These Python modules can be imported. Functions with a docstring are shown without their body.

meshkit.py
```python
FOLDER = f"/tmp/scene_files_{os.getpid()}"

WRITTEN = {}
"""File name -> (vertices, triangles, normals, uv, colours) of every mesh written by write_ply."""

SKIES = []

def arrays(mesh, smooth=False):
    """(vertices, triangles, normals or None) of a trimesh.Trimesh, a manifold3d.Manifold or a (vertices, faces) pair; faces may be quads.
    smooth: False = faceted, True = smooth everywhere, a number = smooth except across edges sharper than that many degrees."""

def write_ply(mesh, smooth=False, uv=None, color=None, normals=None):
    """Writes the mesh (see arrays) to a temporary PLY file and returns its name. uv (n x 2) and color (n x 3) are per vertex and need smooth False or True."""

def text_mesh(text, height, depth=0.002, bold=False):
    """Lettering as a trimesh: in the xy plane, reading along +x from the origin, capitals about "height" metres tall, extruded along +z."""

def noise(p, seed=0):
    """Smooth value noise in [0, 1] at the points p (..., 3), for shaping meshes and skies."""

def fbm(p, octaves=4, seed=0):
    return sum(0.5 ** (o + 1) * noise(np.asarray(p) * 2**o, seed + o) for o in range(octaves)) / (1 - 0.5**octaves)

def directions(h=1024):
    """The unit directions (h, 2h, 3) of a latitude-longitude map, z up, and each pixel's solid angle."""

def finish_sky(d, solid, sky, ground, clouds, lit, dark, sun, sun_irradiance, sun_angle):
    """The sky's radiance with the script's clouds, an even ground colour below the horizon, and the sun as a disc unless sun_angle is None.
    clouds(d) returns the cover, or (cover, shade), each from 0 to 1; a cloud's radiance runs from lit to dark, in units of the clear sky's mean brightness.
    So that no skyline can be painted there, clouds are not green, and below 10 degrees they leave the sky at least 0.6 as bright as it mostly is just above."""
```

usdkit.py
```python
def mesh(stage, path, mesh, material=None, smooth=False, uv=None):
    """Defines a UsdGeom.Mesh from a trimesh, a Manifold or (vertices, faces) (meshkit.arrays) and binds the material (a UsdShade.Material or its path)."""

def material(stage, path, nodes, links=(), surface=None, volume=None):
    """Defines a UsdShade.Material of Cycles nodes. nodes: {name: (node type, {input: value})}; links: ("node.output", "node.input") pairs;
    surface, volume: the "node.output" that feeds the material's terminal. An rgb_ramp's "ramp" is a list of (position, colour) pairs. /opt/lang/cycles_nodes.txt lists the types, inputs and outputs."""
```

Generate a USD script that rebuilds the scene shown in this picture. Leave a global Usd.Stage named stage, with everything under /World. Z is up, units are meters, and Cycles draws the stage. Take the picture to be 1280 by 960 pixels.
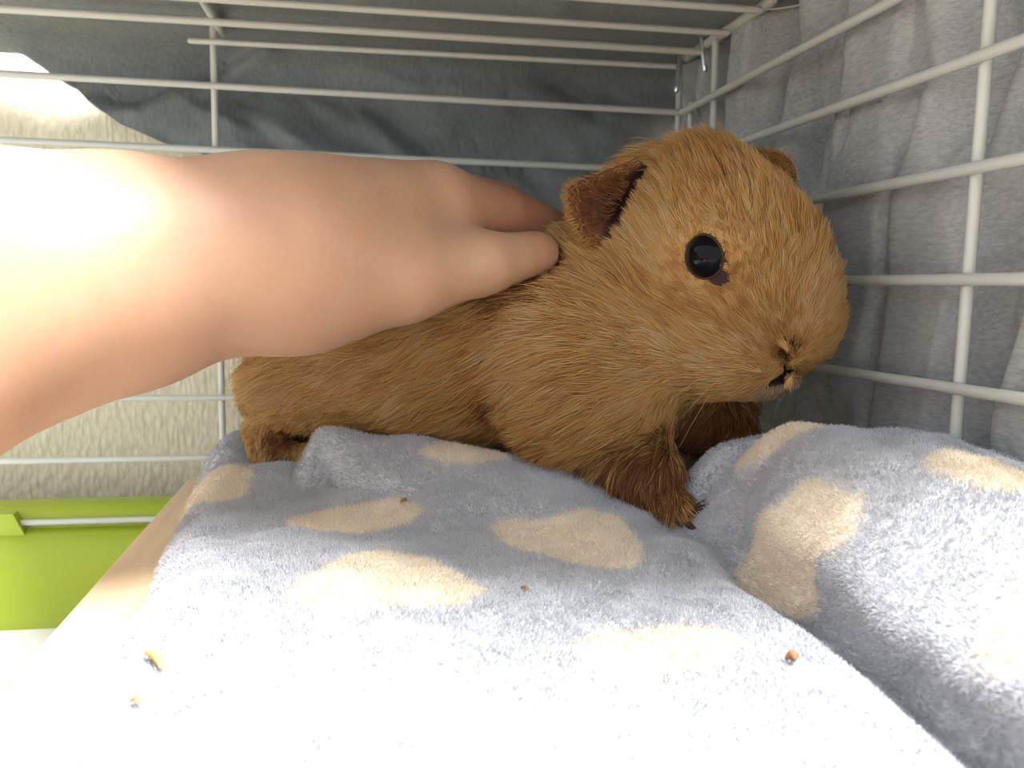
import math, numpy as np, trimesh, usdkit
import meshkit
from pxr import Usd, UsdGeom, UsdLux, UsdShade, Sdf, Gf, Vt

rng = np.random.default_rng(7)
stage = Usd.Stage.CreateInMemory()
UsdGeom.SetStageUpAxis(stage, 'Z'); UsdGeom.SetStageMetersPerUnit(stage, 1.0)
UsdGeom.Xform.Define(stage, '/World'); UsdGeom.Scope.Define(stage, '/World/Looks')

# ------------------------------------------------------------------ camera, ambient light, lamp, exposure
F_PX, YAW, PITCH, ROLL = 1112.6, 0.1703, 0.1068, 0.0138
CAM_EXPOSURE = 0.0
DOME = 0.55
LAMP_POS, LAMP_R, LAMP_I = (0.5, -0.45, 1.5), 0.27, 215.0
cy_, sy_, cp_, sp_ = math.cos(YAW), math.sin(YAW), math.cos(PITCH), math.sin(PITCH)
WF = np.array([sy_ * cp_, cy_ * cp_, -sp_]); R0 = np.array([cy_, -sy_, 0.0]); U0 = np.cross(R0, WF)
RV = R0 * math.cos(ROLL) + U0 * math.sin(ROLL); UV = U0 * math.cos(ROLL) - R0 * math.sin(ROLL)
cam = UsdGeom.Camera.Define(stage, '/World/camera')
cam.AddTransformOp().Set(Gf.Matrix4d(*[float(v) for v in (*RV, 0, *UV, 0, *(-WF), 0, 0, 0, 0, 1)]))
cam.CreateHorizontalApertureAttr(36.0); cam.CreateFocalLengthAttr(36.0 * F_PX / 1280)
cam.CreateClippingRangeAttr(Gf.Vec2f(0.01, 50)); cam.CreateExposureAttr(CAM_EXPOSURE)
cam.CreateFStopAttr(24.0); cam.CreateFocusDistanceAttr(0.245)

def at(px, py, y):
    """the point of the room that stands at depth y (distance along the cage) on the sight line through a picture point"""
    d = WF + RV * (px - 640) / F_PX + UV * (480 - py) / F_PX
    return d * (y / d[1])

def at_n(px, py, axis, val):
    d = WF + RV * (px - 640) / F_PX + UV * (480 - py) / F_PX
    return d * (val / d[axis])

def mat(name, nodes, links=(), surface=None, volume=None):
    return usdkit.material(stage, '/World/Looks/' + name, nodes, links, surface, volume)

dome = UsdLux.DomeLight.Define(stage, '/World/room_light')
dome.CreateIntensityAttr(DOME); dome.CreateColorAttr(Gf.Vec3f(0.985, 0.995, 1.0))
lamp = UsdLux.DiskLight.Define(stage, '/World/ceiling_lamp')
lamp.CreateRadiusAttr(LAMP_R); lamp.CreateIntensityAttr(LAMP_I); lamp.CreateColorAttr(Gf.Vec3f(1.0, 0.99, 0.975))
aim = np.array([0.0, 0.2, 0.0]) - np.array(LAMP_POS); aim /= np.linalg.norm(aim)
lx = np.cross([0, 1, 0], -aim); lx /= np.linalg.norm(lx); ly = np.cross(-aim, lx)
lamp.AddTransformOp().Set(Gf.Matrix4d(*[float(v) for v in (*lx, 0, *ly, 0, *(-aim), 0, *LAMP_POS, 1)]))

# ------------------------------------------------------------------ helpers
names = {}
def numbered(path):
    k = names.get(path, -1) + 1; names[path] = k
    return path if k == 0 else f'{path}_{k:03d}'

def tag(p, label=None, cat=None, group=None, kind=None):
    for k, v in (('label', label), ('category', cat), ('group', group), ('kind', kind)):
        if v: p.SetCustomDataByKey(k, v)
    return p

def thing(name, label, cat, loc=(0, 0, 0), group=None):
    x = UsdGeom.Xform.Define(stage, numbered('/World/' + name)); x.AddTranslateOp().Set(Gf.Vec3d(*map(float, loc)))
    return tag(x.GetPrim(), label, cat, group)

def ppath(parent): return str(parent.GetPath()) if parent is not None else '/World'

def origin_of(parent):
    o = np.zeros(3)
    while parent is not None and str(parent.GetPath()) not in ('/World', '/'):
        t = parent.GetAttribute('xformOp:translate')
        if t and t.Get() is not None: o = o + np.array(t.Get())
        parent = parent.GetParent()
    return o

def obj(name, mesh, m, parent=None, smooth=40, label=None, kind=None, colors=None):
    """one Mesh prim from world-space geometry"""
    if isinstance(mesh, trimesh.Trimesh): v, f = np.array(mesh.vertices), np.array(mesh.faces)
    else: v, f, _ = meshkit.arrays(mesh)
    v = v - origin_of(parent)
    g = usdkit.mesh(stage, numbered(ppath(parent) + '/' + name), (v, f), m, smooth=smooth if colors is None else True)
    if colors is not None:
        for nm, c in colors.items():
            UsdGeom.PrimvarsAPI(g).CreatePrimvar(nm, Sdf.ValueTypeNames.FloatArray, 'vertex').Set(Vt.FloatArray.FromNumpy(np.asarray(c, np.float32)))
    return tag(g.GetPrim(), label, None, None, kind)

def curves(name, pts, widths, m, parent, kind='stuff', label=None, shade=None):
    """pts (n, k, 3) world, widths (k,) -> one BasisCurves"""
    n, k, _ = pts.shape
    c = UsdGeom.BasisCurves.Define(stage, numbered(ppath(parent) + '/' + name))
    c.CreateTypeAttr('cubic'); c.CreateBasisAttr('catmullRom'); c.CreateWrapAttr('pinned')
    c.CreatePointsAttr(Vt.Vec3fArray.FromNumpy((pts - origin_of(parent)).reshape(-1, 3).astype(np.float32)))
    c.CreateCurveVertexCountsAttr(Vt.IntArray.FromNumpy(np.full(n, k, np.int32)))
    w = np.broadcast_to(widths, (n, k)) if np.ndim(widths) < 2 else widths
    c.CreateWidthsAttr(Vt.FloatArray.FromNumpy(np.ascontiguousarray(w, np.float32).ravel())); c.SetWidthsInterpolation('vertex')
    if shade is not None: UsdGeom.PrimvarsAPI(c).CreatePrimvar('shade', Sdf.ValueTypeNames.FloatArray, 'uniform').Set(Vt.FloatArray.FromNumpy(np.asarray(shade, np.float32)))
    UsdShade.MaterialBindingAPI.Apply(c.GetPrim()).Bind(m)
    return tag(c.GetPrim(), label, None, None, kind)

def box(x0, x1, y0, y1, z0, z1):
    b = trimesh.creation.box((x1 - x0, y1 - y0, z1 - z0)); b.apply_translation(((x0 + x1) / 2, (y0 + y1) / 2, (z0 + z1) / 2)); return b

def bevel_box(x0, x1, y0, y1, z0, z1, r=0.001):
    import manifold3d as m3
    pts = []
    for sx in (x0, x1):
        for sy in (y0, y1):
            for sz in (z0, z1):
                s = np.sign([sx - (x0 + x1) / 2, sy - (y0 + y1) / 2, sz - (z0 + z1) / 2])
                for k in range(3):
                    p = np.array([sx, sy, sz]); q = -s * r; q[k] = 0; pts.append(p + q)
    return trimesh.convex.convex_hull(np.array(pts))

def tube(path, r, sides=10, closed_ends=True):
    p = np.asarray(path, float); n = len(p); r = np.broadcast_to(r, (n,)).astype(float)
    t = np.gradient(p, axis=0) if n > 2 else np.tile(p[1] - p[0], (2, 1)); t /= np.linalg.norm(t, axis=1, keepdims=True)
    a = np.cross(t[0], [0.31, 0.52, 0.79]); a /= np.linalg.norm(a); A = []
    for k in range(n):
        a = a - t[k] * (a @ t[k]); a /= np.linalg.norm(a); A.append(a)
    A = np.array(A); B = np.cross(t, A)
    if closed_ends:   # rounded tips
        p = np.vstack([p[0] - t[0] * r[0] * .6, p, p[-1] + t[-1] * r[-1] * .6]); r = np.concatenate([[r[0] * .5], r, [r[-1] * .5]])
        A = np.vstack([A[:1], A, A[-1:]]); B = np.vstack([B[:1], B, B[-1:]]); n += 2
    ang = np.arange(sides) * 2 * np.pi / sides
    v = p[:, None] + r[:, None, None] * (np.cos(ang)[None, :, None] * A[:, None] + np.sin(ang)[None, :, None] * B[:, None])
    v = v.reshape(-1, 3); i, j = np.meshgrid(np.arange(n - 1), np.arange(sides), indexing='ij')
    q = np.stack([i * sides + j, i * sides + (j + 1) % sides, (i + 1) * sides + (j + 1) % sides, (i + 1) * sides + j], -1).reshape(-1, 4)
    f = np.vstack([q[:, [0, 1, 2]], q[:, [0, 2, 3]]])
    c0, c1 = len(v), len(v) + 1; v = np.vstack([v, p[0], p[-1]]); j = np.arange(sides)
    f = np.vstack([f, np.c_[np.full(sides, c0), (j + 1) % sides, j], np.c_[np.full(sides, c1), (n - 1) * sides + j, (n - 1) * sides + (j + 1) % sides]])
    return trimesh.Trimesh(v, f, process=False)

def spline(pts, n):
    from scipy.interpolate import PchipInterpolator, CubicSpline
    p = np.asarray(pts, float); s = np.r_[0, np.cumsum(np.linalg.norm(np.diff(p[:, :3], axis=0), axis=1))]
    return PchipInterpolator(s, p)(np.linspace(0, s[-1], n))

def grid_faces(nu, nv):
    i, j = np.meshgrid(np.arange(nu - 1), np.arange(nv - 1), indexing='ij')
    q = np.stack([i * nv + j, (i + 1) * nv + j, (i + 1) * nv + j + 1, i * nv + j + 1], -1).reshape(-1, 4)
    return np.vstack([q[:, [0, 1, 2]], q[:, [0, 2, 3]]])

def thick_sheet(P, t, flip=False):
    """closed sheet of thickness t from a grid of points P (nu, nv, 3)"""
    nu, nv, _ = P.shape
    du = np.gradient(P, axis=0); dv = np.gradient(P, axis=1); n = np.cross(du, dv); n /= np.linalg.norm(n, axis=-1, keepdims=True) + 1e-12
    if flip: n = -n
    a, b = P.reshape(-1, 3), (P - n * t).reshape(-1, 3); f = grid_faces(nu, nv); N = nu * nv
    if flip: f = f[:, ::-1]
    idx = np.arange(N).reshape(nu, nv)
    rim = np.concatenate([idx[0, :], idx[1:, -1], idx[-1, -2::-1], idx[-2:0:-1, 0]])
    r2 = np.roll(rim, -1)
    side = np.vstack([np.c_[rim, rim + N, r2], np.c_[r2, rim + N, r2 + N]])
    if not flip: side = side
    m = trimesh.Trimesh(np.vstack([a, b]), np.vstack([f, f[:, ::-1] + N, side]), process=False)
    m.fix_normals()
    return m

def smoothstep(a, b, x):
    t = np.clip((x - a) / (b - a), 0, 1); return t * t * (3 - 2 * t)

# signed distance modelling for bodies
def sd_cone(P, a, b, ra, rb):
    a, b = np.asarray(a, np.float32), np.asarray(b, np.float32); ba = b - a
    h = np.clip(((P - a) @ ba) / (ba @ ba + 1e-12), 0, 1)
    return np.linalg.norm(P - a - h[..., None] * ba, axis=-1) - (ra + (rb - ra) * h)
def sd_ell(P, c, r, axes=None):
    q = P - np.asarray(c, np.float32)
    if axes is not None: q = q @ np.asarray(axes, np.float32).T
    r = np.asarray(r, np.float32); k0 = np.linalg.norm(q / r, axis=-1); k1 = np.linalg.norm(q / (r * r), axis=-1)
    return k0 * (k0 - 1) / np.maximum(k1, 1e-6)
def smin(a, b, k):
    h = np.clip(0.5 + 0.5 * (b - a) / k, 0, 1); return b + (a - b) * h - k * h * (1 - h)
def smax(a, b, k): return -smin(-a, -b, k)

def surface_nets(fun, lo, hi, h):
    lo = np.asarray(lo, float); n = np.ceil((np.asarray(hi) - lo) / h).astype(int) + 1
    ax = [lo[k] + h * np.arange(n[k]) for k in range(3)]
    F = np.empty(n, np.float32)
    for i in range(0, n[0], 16):
        P = np.stack(np.meshgrid(ax[0][i:i + 16], ax[1], ax[2], indexing='ij'), -1).astype(np.float32); F[i:i + 16] = fun(P)
    s = F < 0; c = np.zeros(n - 1, int)
    for d in np.ndindex(2, 2, 2): c += s[d[0]:n[0] - 1 + d[0], d[1]:n[1] - 1 + d[1], d[2]:n[2] - 1 + d[2]]
    act = (c > 0) & (c < 8); idx = -np.ones(n - 1, int); I = np.argwhere(act); idx[act] = np.arange(len(I))
    acc = np.zeros((len(I), 3)); cnt = np.zeros(len(I))
    for k in range(3):
        for d in np.ndindex(2, 2):
            o = np.insert(np.array(d), k, 0); e = o.copy(); e[k] = 1
            fa, fb = F[tuple((I + o).T)], F[tuple((I + e).T)]; cr = (fa < 0) != (fb < 0)
            t = np.where(cr, fa / np.where(fa == fb, 1, fa - fb), 0); p = o + np.zeros((len(I), 3)); p[:, k] += t
            acc += p * cr[:, None]; cnt += cr
    V = lo + h * (I + acc / cnt[:, None]); faces = []
    for k in range(3):
        u, v = (k + 1) % 3, (k + 2) % 3
        sl0 = [slice(None)] * 3; sl1 = [slice(None)] * 3; sl0[k] = slice(0, -1); sl1[k] = slice(1, None)
        E = np.argwhere(s[tuple(sl0)] != s[tuple(sl1)]); E = E[(E[:, u] > 0) & (E[:, v] > 0) & (E[:, u] < n[u] - 1) & (E[:, v] < n[v] - 1)]
        q = []
        for du, dv in ((0, 0), (-1, 0), (-1, -1), (0, -1)):
            o = np.zeros(3, int); o[u] = du; o[v] = dv; q.append(idx[tuple((E + o).T)])
        q = np.stack(q, 1); inv = ~s[tuple(E.T)]; q[inv] = q[inv][:, ::-1]; faces.append(q)
    q = np.vstack(faces)
    return trimesh.Trimesh(V, np.vstack([q[:, [0, 1, 2]], q[:, [0, 2, 3]]]), process=False)

def principled(name, color, rough=0.6, **kw):
    return mat(name, {'p': ('principled_bsdf', {'base_color': color, 'roughness': rough, **kw})}, (), 'p.BSDF')

# ------------------------------------------------------------------ materials of the setting and the cage
M_wire = principled('wire_enamel', (0.52, 0.55, 0.53), 0.38)
M_hook = principled('steel_hook', (0.62, 0.66, 0.68), 0.22, metallic=0.9)
M_tray = principled('lime_plastic', (0.31, 0.40, 0.015), 0.4)
M_wood = mat('pale_wood', {'tc': ('geometry', {}), 'mp': ('mapping', {'scale': (60, 6, 60)}), 'n': ('noise_texture', {'scale': 3.0, 'detail': 4.0}),
    'r': ('rgb_ramp', {'ramp': [(0.3, (0.58, 0.42, 0.27)), (0.7, (0.68, 0.51, 0.345))]}), 'p': ('principled_bsdf', {'roughness': 0.6})},
    [('tc.position', 'mp.vector'), ('mp.vector', 'n.vector'), ('n.fac', 'r.fac'), ('r.color', 'p.base_color')], 'p.BSDF')
M_sheet = principled('pet_sheet_white', (0.82, 0.82, 0.80), 0.9)
M_floor = principled('floor_wood', (0.42, 0.30, 0.19), 0.5)
M_wall = mat('woven_wallpaper', {'g': ('geometry', {}), 'mp': ('mapping', {'scale': (330, 330, 190)}), 'v': ('voronoi_texture', {'scale': 1.0, 'randomness': 0.85}),
    'mp2': ('mapping', {'scale': (600, 600, 90)}), 'n': ('noise_texture', {'scale': 1.0, 'detail': 2.0}), 'm': ('math', {'math_type': 'add'}),
    'r': ('rgb_ramp', {'ramp': [(0.0, (0.68, 0.655, 0.53)), (1.0, (0.58, 0.555, 0.43))]}),
    'b': ('bump', {'strength': 0.5, 'distance': 0.0016, 'invert': True}), 'p': ('principled_bsdf', {'roughness': 0.85})},
    [('g.position', 'mp.vector'), ('mp.vector', 'v.vector'), ('g.position', 'mp2.vector'), ('mp2.vector', 'n.vector'), ('v.distance', 'm.value1'), ('n.fac', 'm.value2'),
     ('m.value', 'b.height'), ('b.normal', 'p.normal'), ('v.distance', 'r.fac'), ('r.color', 'p.base_color')], 'p.BSDF')

def fabric(name, sc, c0, c1, rot=(0, 0, 0)):
    return mat(name, {'g': ('geometry', {}), 'mp': ('mapping', {'scale': sc, 'rotation': rot}), 'n': ('noise_texture', {'scale': 1.0, 'detail': 3.0, 'roughness': 0.6}),
        'n2': ('noise_texture', {'scale': 60.0, 'detail': 3.0}), 'mx': ('mix_float', {'fac': 0.35}),
        'r': ('rgb_ramp', {'ramp': [(0.3, c0), (0.7, c1)]}), 'b': ('bump', {'strength': 0.5, 'distance': 0.0012}), 'p': ('principled_bsdf', {'roughness': 0.95, 'sheen_weight': 0.15, 'sheen_roughness': 0.6})},
        [('g.position', 'mp.vector'), ('mp.vector', 'n.vector'), ('g.position', 'n2.vector'), ('n.fac', 'mx.a'), ('n2.fac', 'mx.b'), ('mx.result', 'r.fac'), ('r.color', 'p.base_color'), ('n.fac', 'b.height'), ('b.normal', 'p.normal')], 'p.BSDF')
M_nap = fabric('sweat_nap', (500, 500, 160), (0.115, 0.14, 0.155), (0.18, 0.205, 0.215), (0, 0.5, 0))
M_knit = fabric('sweat_knit', (700, 240, 900), (0.24, 0.26, 0.28), (0.43, 0.45, 0.46))

# ------------------------------------------------------------------ the setting
YB, XR, ZR, Z1, S = 0.4262, 0.1542, 0.1103, 0.0878, 0.028
YW = 0.478
obj('wall_back', box(-1.6, 0.93, YW, YW + 0.08, -0.205, 2.3), M_wall, kind='structure')
obj('added_wall_right', box(0.85, 0.93, -1.2, YW, -0.205, 2.3), M_wall, kind='structure')  # unseen wall, added to keep room light off from the right
obj('floor', box(-1.6, 0.85, -1.2, YW, -0.225, -0.205), M_floor, kind='structure')

# ------------------------------------------------------------------ wire cage
cage = thing('wire_cage', 'white enamelled wire cage around the guinea pig, its wires clipped in the back corner', 'cage')
def wire(name, a, b, r, m=M_wire, bow=0.0):
    a, b = np.asarray(a, float), np.asarray(b, float); return obj(name, tube([a, (a + b) / 2, b], r, 12), m, cage)
def back_line(pa, pb, xa, xb, y=YB):
    a, b = at(*pa, y), at(*pb, y); e = lambda x: a + (b - a) * (x - a[0]) / (b[0] - a[0]); return e(xa), e(xb)
XL = -0.44
zr = [Z1 - k * S for k in range(8)]
lines = {0: ((0, 92), (840, 140)), 1: ((0, 175), (740, 209)), 5: ((100, 497), (300, 498)), 6: ((0, 576), (235, 573)), 7: ((30, 653), (180, 649.5))}
for k in range(8):
    if k in (0, 1): a, b = back_line(*lines[k], XL, XR - 0.0005)
    else:
        zz = {5: at(200, 497.5, YB)[2], 6: at(120, 574.6, YB)[2], 7: at(105, 651.5, YB)[2]}.get(k, zr[k]); a, b = (XL, YB, zz), (XR - 0.0005, YB, zz)
    wire('horizontal_wire', a, b, 0.00155 if k < 2 else 0.0014)
a, b = back_line((240, 51), (840, 83), at(237, 51, YB)[0], XR); wire('horizontal_wire', a, b, 0.0013)
for px0, px1 in (((266, 34), (278.5, 545)),):
    a = at(*px0, YB + 0.0028); b = at(*px1, YB + 0.0028); e = a + (b - a) * 1.3
    wire('upright_wire', a, e, 0.0015)
wire('upright_wire', (XR, YB + 0.0015, ZR - 0.002), (XR, YB + 0.0015, -0.12), 0.0014)
wire('upright_wire', (XL, YB + 0.0028, ZR - 0.002), (XL, YB + 0.0028, -0.12), 0.0015)
# side panel wires
XS = XR + 0.0005
rl = [((855, 139), (1117, 0)), ((963, 164.5), (1280, 50)), ((1050, 243), (1280, 197.5)), ((1072, 351), (1280, 348.7)), ((1082.5, 468.7), (1280, 499))]
for pa, pb in rl:
    a, b = at_n(*pa, 0, XS), at_n(*pb, 0, XS); e = lambda y: a + (b - a) * (y - a[1]) / (b[1] - a[1])
    wire('horizontal_wire', e(YB - 0.003), e(0.06), 0.00165)
for zz in (-0.0525, -0.0805): wire('horizontal_wire', (XS, YB - 0.003, zz), (XS, 0.06, zz), 0.0015)
XU = XS + 0.0030
a, b = at_n(1238.7, 0, 0, XU), at_n(1193, 560, 0, XU); b2 = a + (b - a) * 1.35; a2 = a + (a - b) * ((ZR - a[2]) / (a[2] - b[2]))
wire('upright_wire', a2, b2, 0.0017)
a = at_n(894.5, 52, 0, XU); b = at_n(892, 145, 0, XU); wire('upright_wire', a, a + (b - a) * 2.6, 0.0016)
a = at_n(863, 140, 0, XU); wire('upright_wire', a + np.array([0, 0, .004]), a + np.array([0, 0, -0.2]), 0.0013)
# roof wires
for y, r in ((0.3426, 0.0014), (0.3749, 0.0014), (0.4060, 0.0017), (0.2810, 0.0014), (0.3118, 0.0014)):
    wire('roof_wire', (XL, y, ZR), (XR + 0.002, y, ZR), r)
wire('roof_wire', at(966, 0, 0.3426) * 1, at(858, 72, 0.430), 0.0022)
a, b = at_n(254, 0, 2, ZR + 0.003), at_n(279, 41, 2, ZR + 0.003); wire('roof_wire', b, a + (a - b) * 1.0, 0.0020)
for q in (((877, 42), (878, 55), (881.5, 88)), ((851, 68), (849, 82), (845.5, 114))):
    d = 0.4085 if q[0][0] > 860 else 0.424
    obj('roof_hook', tube(spline([at(*p, d - 0.003) for p in q], 9), 0.0013, 10), M_hook, cage, label='bare steel hook bent down at the end of a roof wire')

# ------------------------------------------------------------------ tray, pet sheet, wooden platform
tray = thing('cage_tray', 'lime green plastic cage tray with a clip on its rim', 'tray')
ZT = -0.153
yi = at_n(20, 790, 2, ZT + 0.002)[1]                      # foot of the sloping back wall
zc = at(105, 660, 0.424)[2]
prof = [(YB + 0.024, at(60, 631, YB + 0.022)[2]), (YB + 0.010, at(60, 634, YB + 0.012)[2] - 0.0005), (YB + 0.0055, at(100, 645, YB + 0.006)[2]), (YB + 0.0035, at(100, 662, YB + 0.004)[2]),
        (YB - 0.003, at(100, 672, YB - 0.003)[2]), (yi + 0.004, ZT + 0.007), (yi, ZT)]
pp = spline([(0, *p) for p in prof], 30)[:, 1:]
xs = np.linspace(-0.46, 0.172, 40)
obj('back_wall', thick_sheet(np.stack([np.stack([np.full(30, x), pp[:, 0], pp[:, 1]], -1) for x in xs]), 0.0025), M_tray, tray)
obj('tray_base', box(-0.46, 0.172, -0.1, yi + 0.004, ZT - 0.003, ZT - 0.0005), M_tray, tray)
obj('side_wall', box(0.1592, 0.172, -0.1, yi, ZT - 0.003, -0.112), M_tray, tray)
# clip that covers the wire at the left
cl = [at(*p, YB - 0.004) for p in ((-60, 643), (16, 643), (32, 671), (-60, 672))]
cv = np.array(cl + [c + np.array([0, 0.006, 0]) for c in cl])
obj('rim_clip', trimesh.convex.convex_hull(cv), M_tray, tray, smooth=False)
tag(obj('pet_sheet', bevel_box(-0.44, 0.155, -0.09, yi - 0.002, ZT + 0.0002, ZT + 0.004, 0.001), M_sheet), 'white pet sheet lining the floor of the green tray', 'pet sheet')
plat = thing('wooden_platform', 'pale wooden platform standing in the tray under the blanket', 'platform')
ZP = -0.0845
xe = at_n(52, 790, 2, ZP)[0]; xe2 = at_n(215, 625, 2, ZP)[0]
XPL = (xe + xe2) / 2
obj('top_board', bevel_box(XPL, 0.150, 0.03, 0.405, ZP - 0.009, ZP, 0.0012), M_wood, plat)
for x in (XPL + 0.012, 0.138):
    for y in (0.045, 0.385): obj('leg', bevel_box(x - 0.009, x + 0.009, y - 0.009, y + 0.009, ZT + 0.004, ZP - 0.009, 0.001), M_wood, plat)

# ------------------------------------------------------------------ blanket (height over the platform)
def ridge(X, Y, pts, sig_l, sig_r, sig_end=0.006):
    """signed-side ridge: returns crest height weight field along a polyline of (x, y, h)"""
    p = spline(pts, 60); sig_l, sig_r = (np.interp(np.linspace(0, 1, 60), np.linspace(0, 1, len(np.atleast_1d(q))), np.atleast_1d(q)) for q in (sig_l, sig_r)); SG = np.zeros(X.shape); best = np.full(X.shape, 1e9); H = np.zeros(X.shape); side = np.zeros(X.shape); T = np.zeros(X.shape)
    for i in range(len(p) - 1):
        a, b = p[i, :2], p[i + 1, :2]; ba = b - a; t = np.clip(((X - a[0]) * ba[0] + (Y - a[1]) * ba[1]) / (ba @ ba), 0, 1)
        dx, dy = X - a[0] - t * ba[0], Y - a[1] - t * ba[1]; d = np.hypot(dx, dy); m = d < best
        best = np.where(m, d, best); H = np.where(m, p[i, 2] + t * (p[i + 1, 2] - p[i, 2]), H); sd = ba[0] * dy - ba[1] * dx; SG = np.where(m, np.where(sd > 0, sig_l[i], sig_r[i]), SG)
    sg = SG
    ba = p[1, :2] - p[0, :2]; ba = ba / np.hypot(*ba); al = -np.minimum((X - p[0, 0]) * ba[0] + (Y - p[0, 1]) * ba[1], 0)   # past the first end
    ac = np.sqrt(np.maximum(best ** 2 - al ** 2, 0))
    return H * np.exp(-(ac / sg) ** 2 - (al / sig_end) ** 2)
GZ = -0.066
def crest(*q):
    out = []
    for px, py, d, *dz in q:
        p = at(px, py, d); out.append((p[0], p[1], p[2] - GZ))
    return np.array(out)
C1 = crest((400, 534, .300), (440, 533, .296), (500, 541, .288), (560, 551, .279), (640, 567, .268), (720, 591, .257), (800, 626, .247), (870, 662, .236))
C1 = np.vstack([C1, [C1[-1, 0] + 0.006, C1[-1, 1] - 0.02, -0.001]])
C2 = crest((205, 615, .300), (240, 592, .303), (330, 583, .306), (420, 588, .300))
C4 = crest((838, 652, .247), (862, 605, .249), (895, 565, .250), (940, 548, .248), (985, 545, .245))
C3 = crest((240, 575, .345), (272, 551, .350), (330, 562, .352))
def mound_x(Y): return np.interp(Y, [0.10, 0.149, 0.18, 0.213, 0.235, 0.26], [0.094, 0.096, 0.0965, 0.0935, 0.0905, 0.095])
def blanket_z(X, Y):
    z = np.full(X.shape, GZ)
    r1 = ridge(X, Y, C1, 0.0095, (0.011, 0.026, 0.032, 0.032)); r2 = ridge(X, Y, C2, 0.008, 0.02); r3 = ridge(X, Y, C3, 0.012, 0.014)
    r4 = ridge(X, Y, C4, 0.010, 0.006, 0.004)
    z = z + np.maximum.reduce([r1, r2, r3, r4])
    # right mound: a bunched roll along the side panel
    xc = mound_x(Y)
    up = smoothstep(0, 1, (X - xc) / np.interp(Y, [0.12, 0.17, 0.21, 0.24], [0.040, 0.036, 0.028, 0.028])) ** 0.8
    back = 1 - smoothstep(0.0, 1.0, (Y - np.interp(X, [0.09, 0.11, 0.15], [0.232, 0.226, 0.205])) / 0.030)
    hh = np.interp(X, [0.09, 0.112, 0.125, 0.15], [0.026, 0.0305, 0.029, 0.026])
    z = np.maximum(z, GZ + hh * up * back)
    crease = np.exp(-((X - xc + 0.002) / 0.006) ** 2) * (1 - smoothstep(0.2, 0.25, Y))
    z = z - 0.006 * crease
    cr = np.array([at(*q, d)[:2] for q, d in (((392, 580), .298), ((440, 606), .279), ((485, 628), .266), ((530, 648), .256))])   # the crease under the fold
    z = z - ridge(X, Y, np.c_[cr, [0.001, 0.006, 0.0055, 0.0005]], 0.0022, 0.0034)
    # front sheet swells and dips
    z = z - 0.012 * smoothstep(0.20, 0.10, Y) * smoothstep(0.09, 0.05, X) * 0.6
    P = np.stack([X * 28, Y * 28, 0 * X], -1); z = z + (meshkit.fbm(P, 3, 5) - 0.5) * 0.010 * smoothstep(0.0, 0.02, np.abs(Y - 0.33) + 0.004)
    P = np.stack([X * 90, Y * 90, 0 * X], -1); z = z + (meshkit.fbm(P, 3, 9) - 0.5) * 0.0016
    # left border rolls down to the platform
    xl = left_edge(Y); t = np.clip((X - xl) / 0.016, 0, 1); z = ZP + 0.002 + (z - ZP - 0.002) * np.sqrt(np.clip(1 - (1 - t) ** 2, 0, 1))
    t = np.clip((0.372 - Y) / 0.014, 0, 1); z = ZP + 0.002 + (z - ZP - 0.002) * np.sqrt(np.clip(1 - (1 - t) ** 2, 0, 1))
    return z
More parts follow.
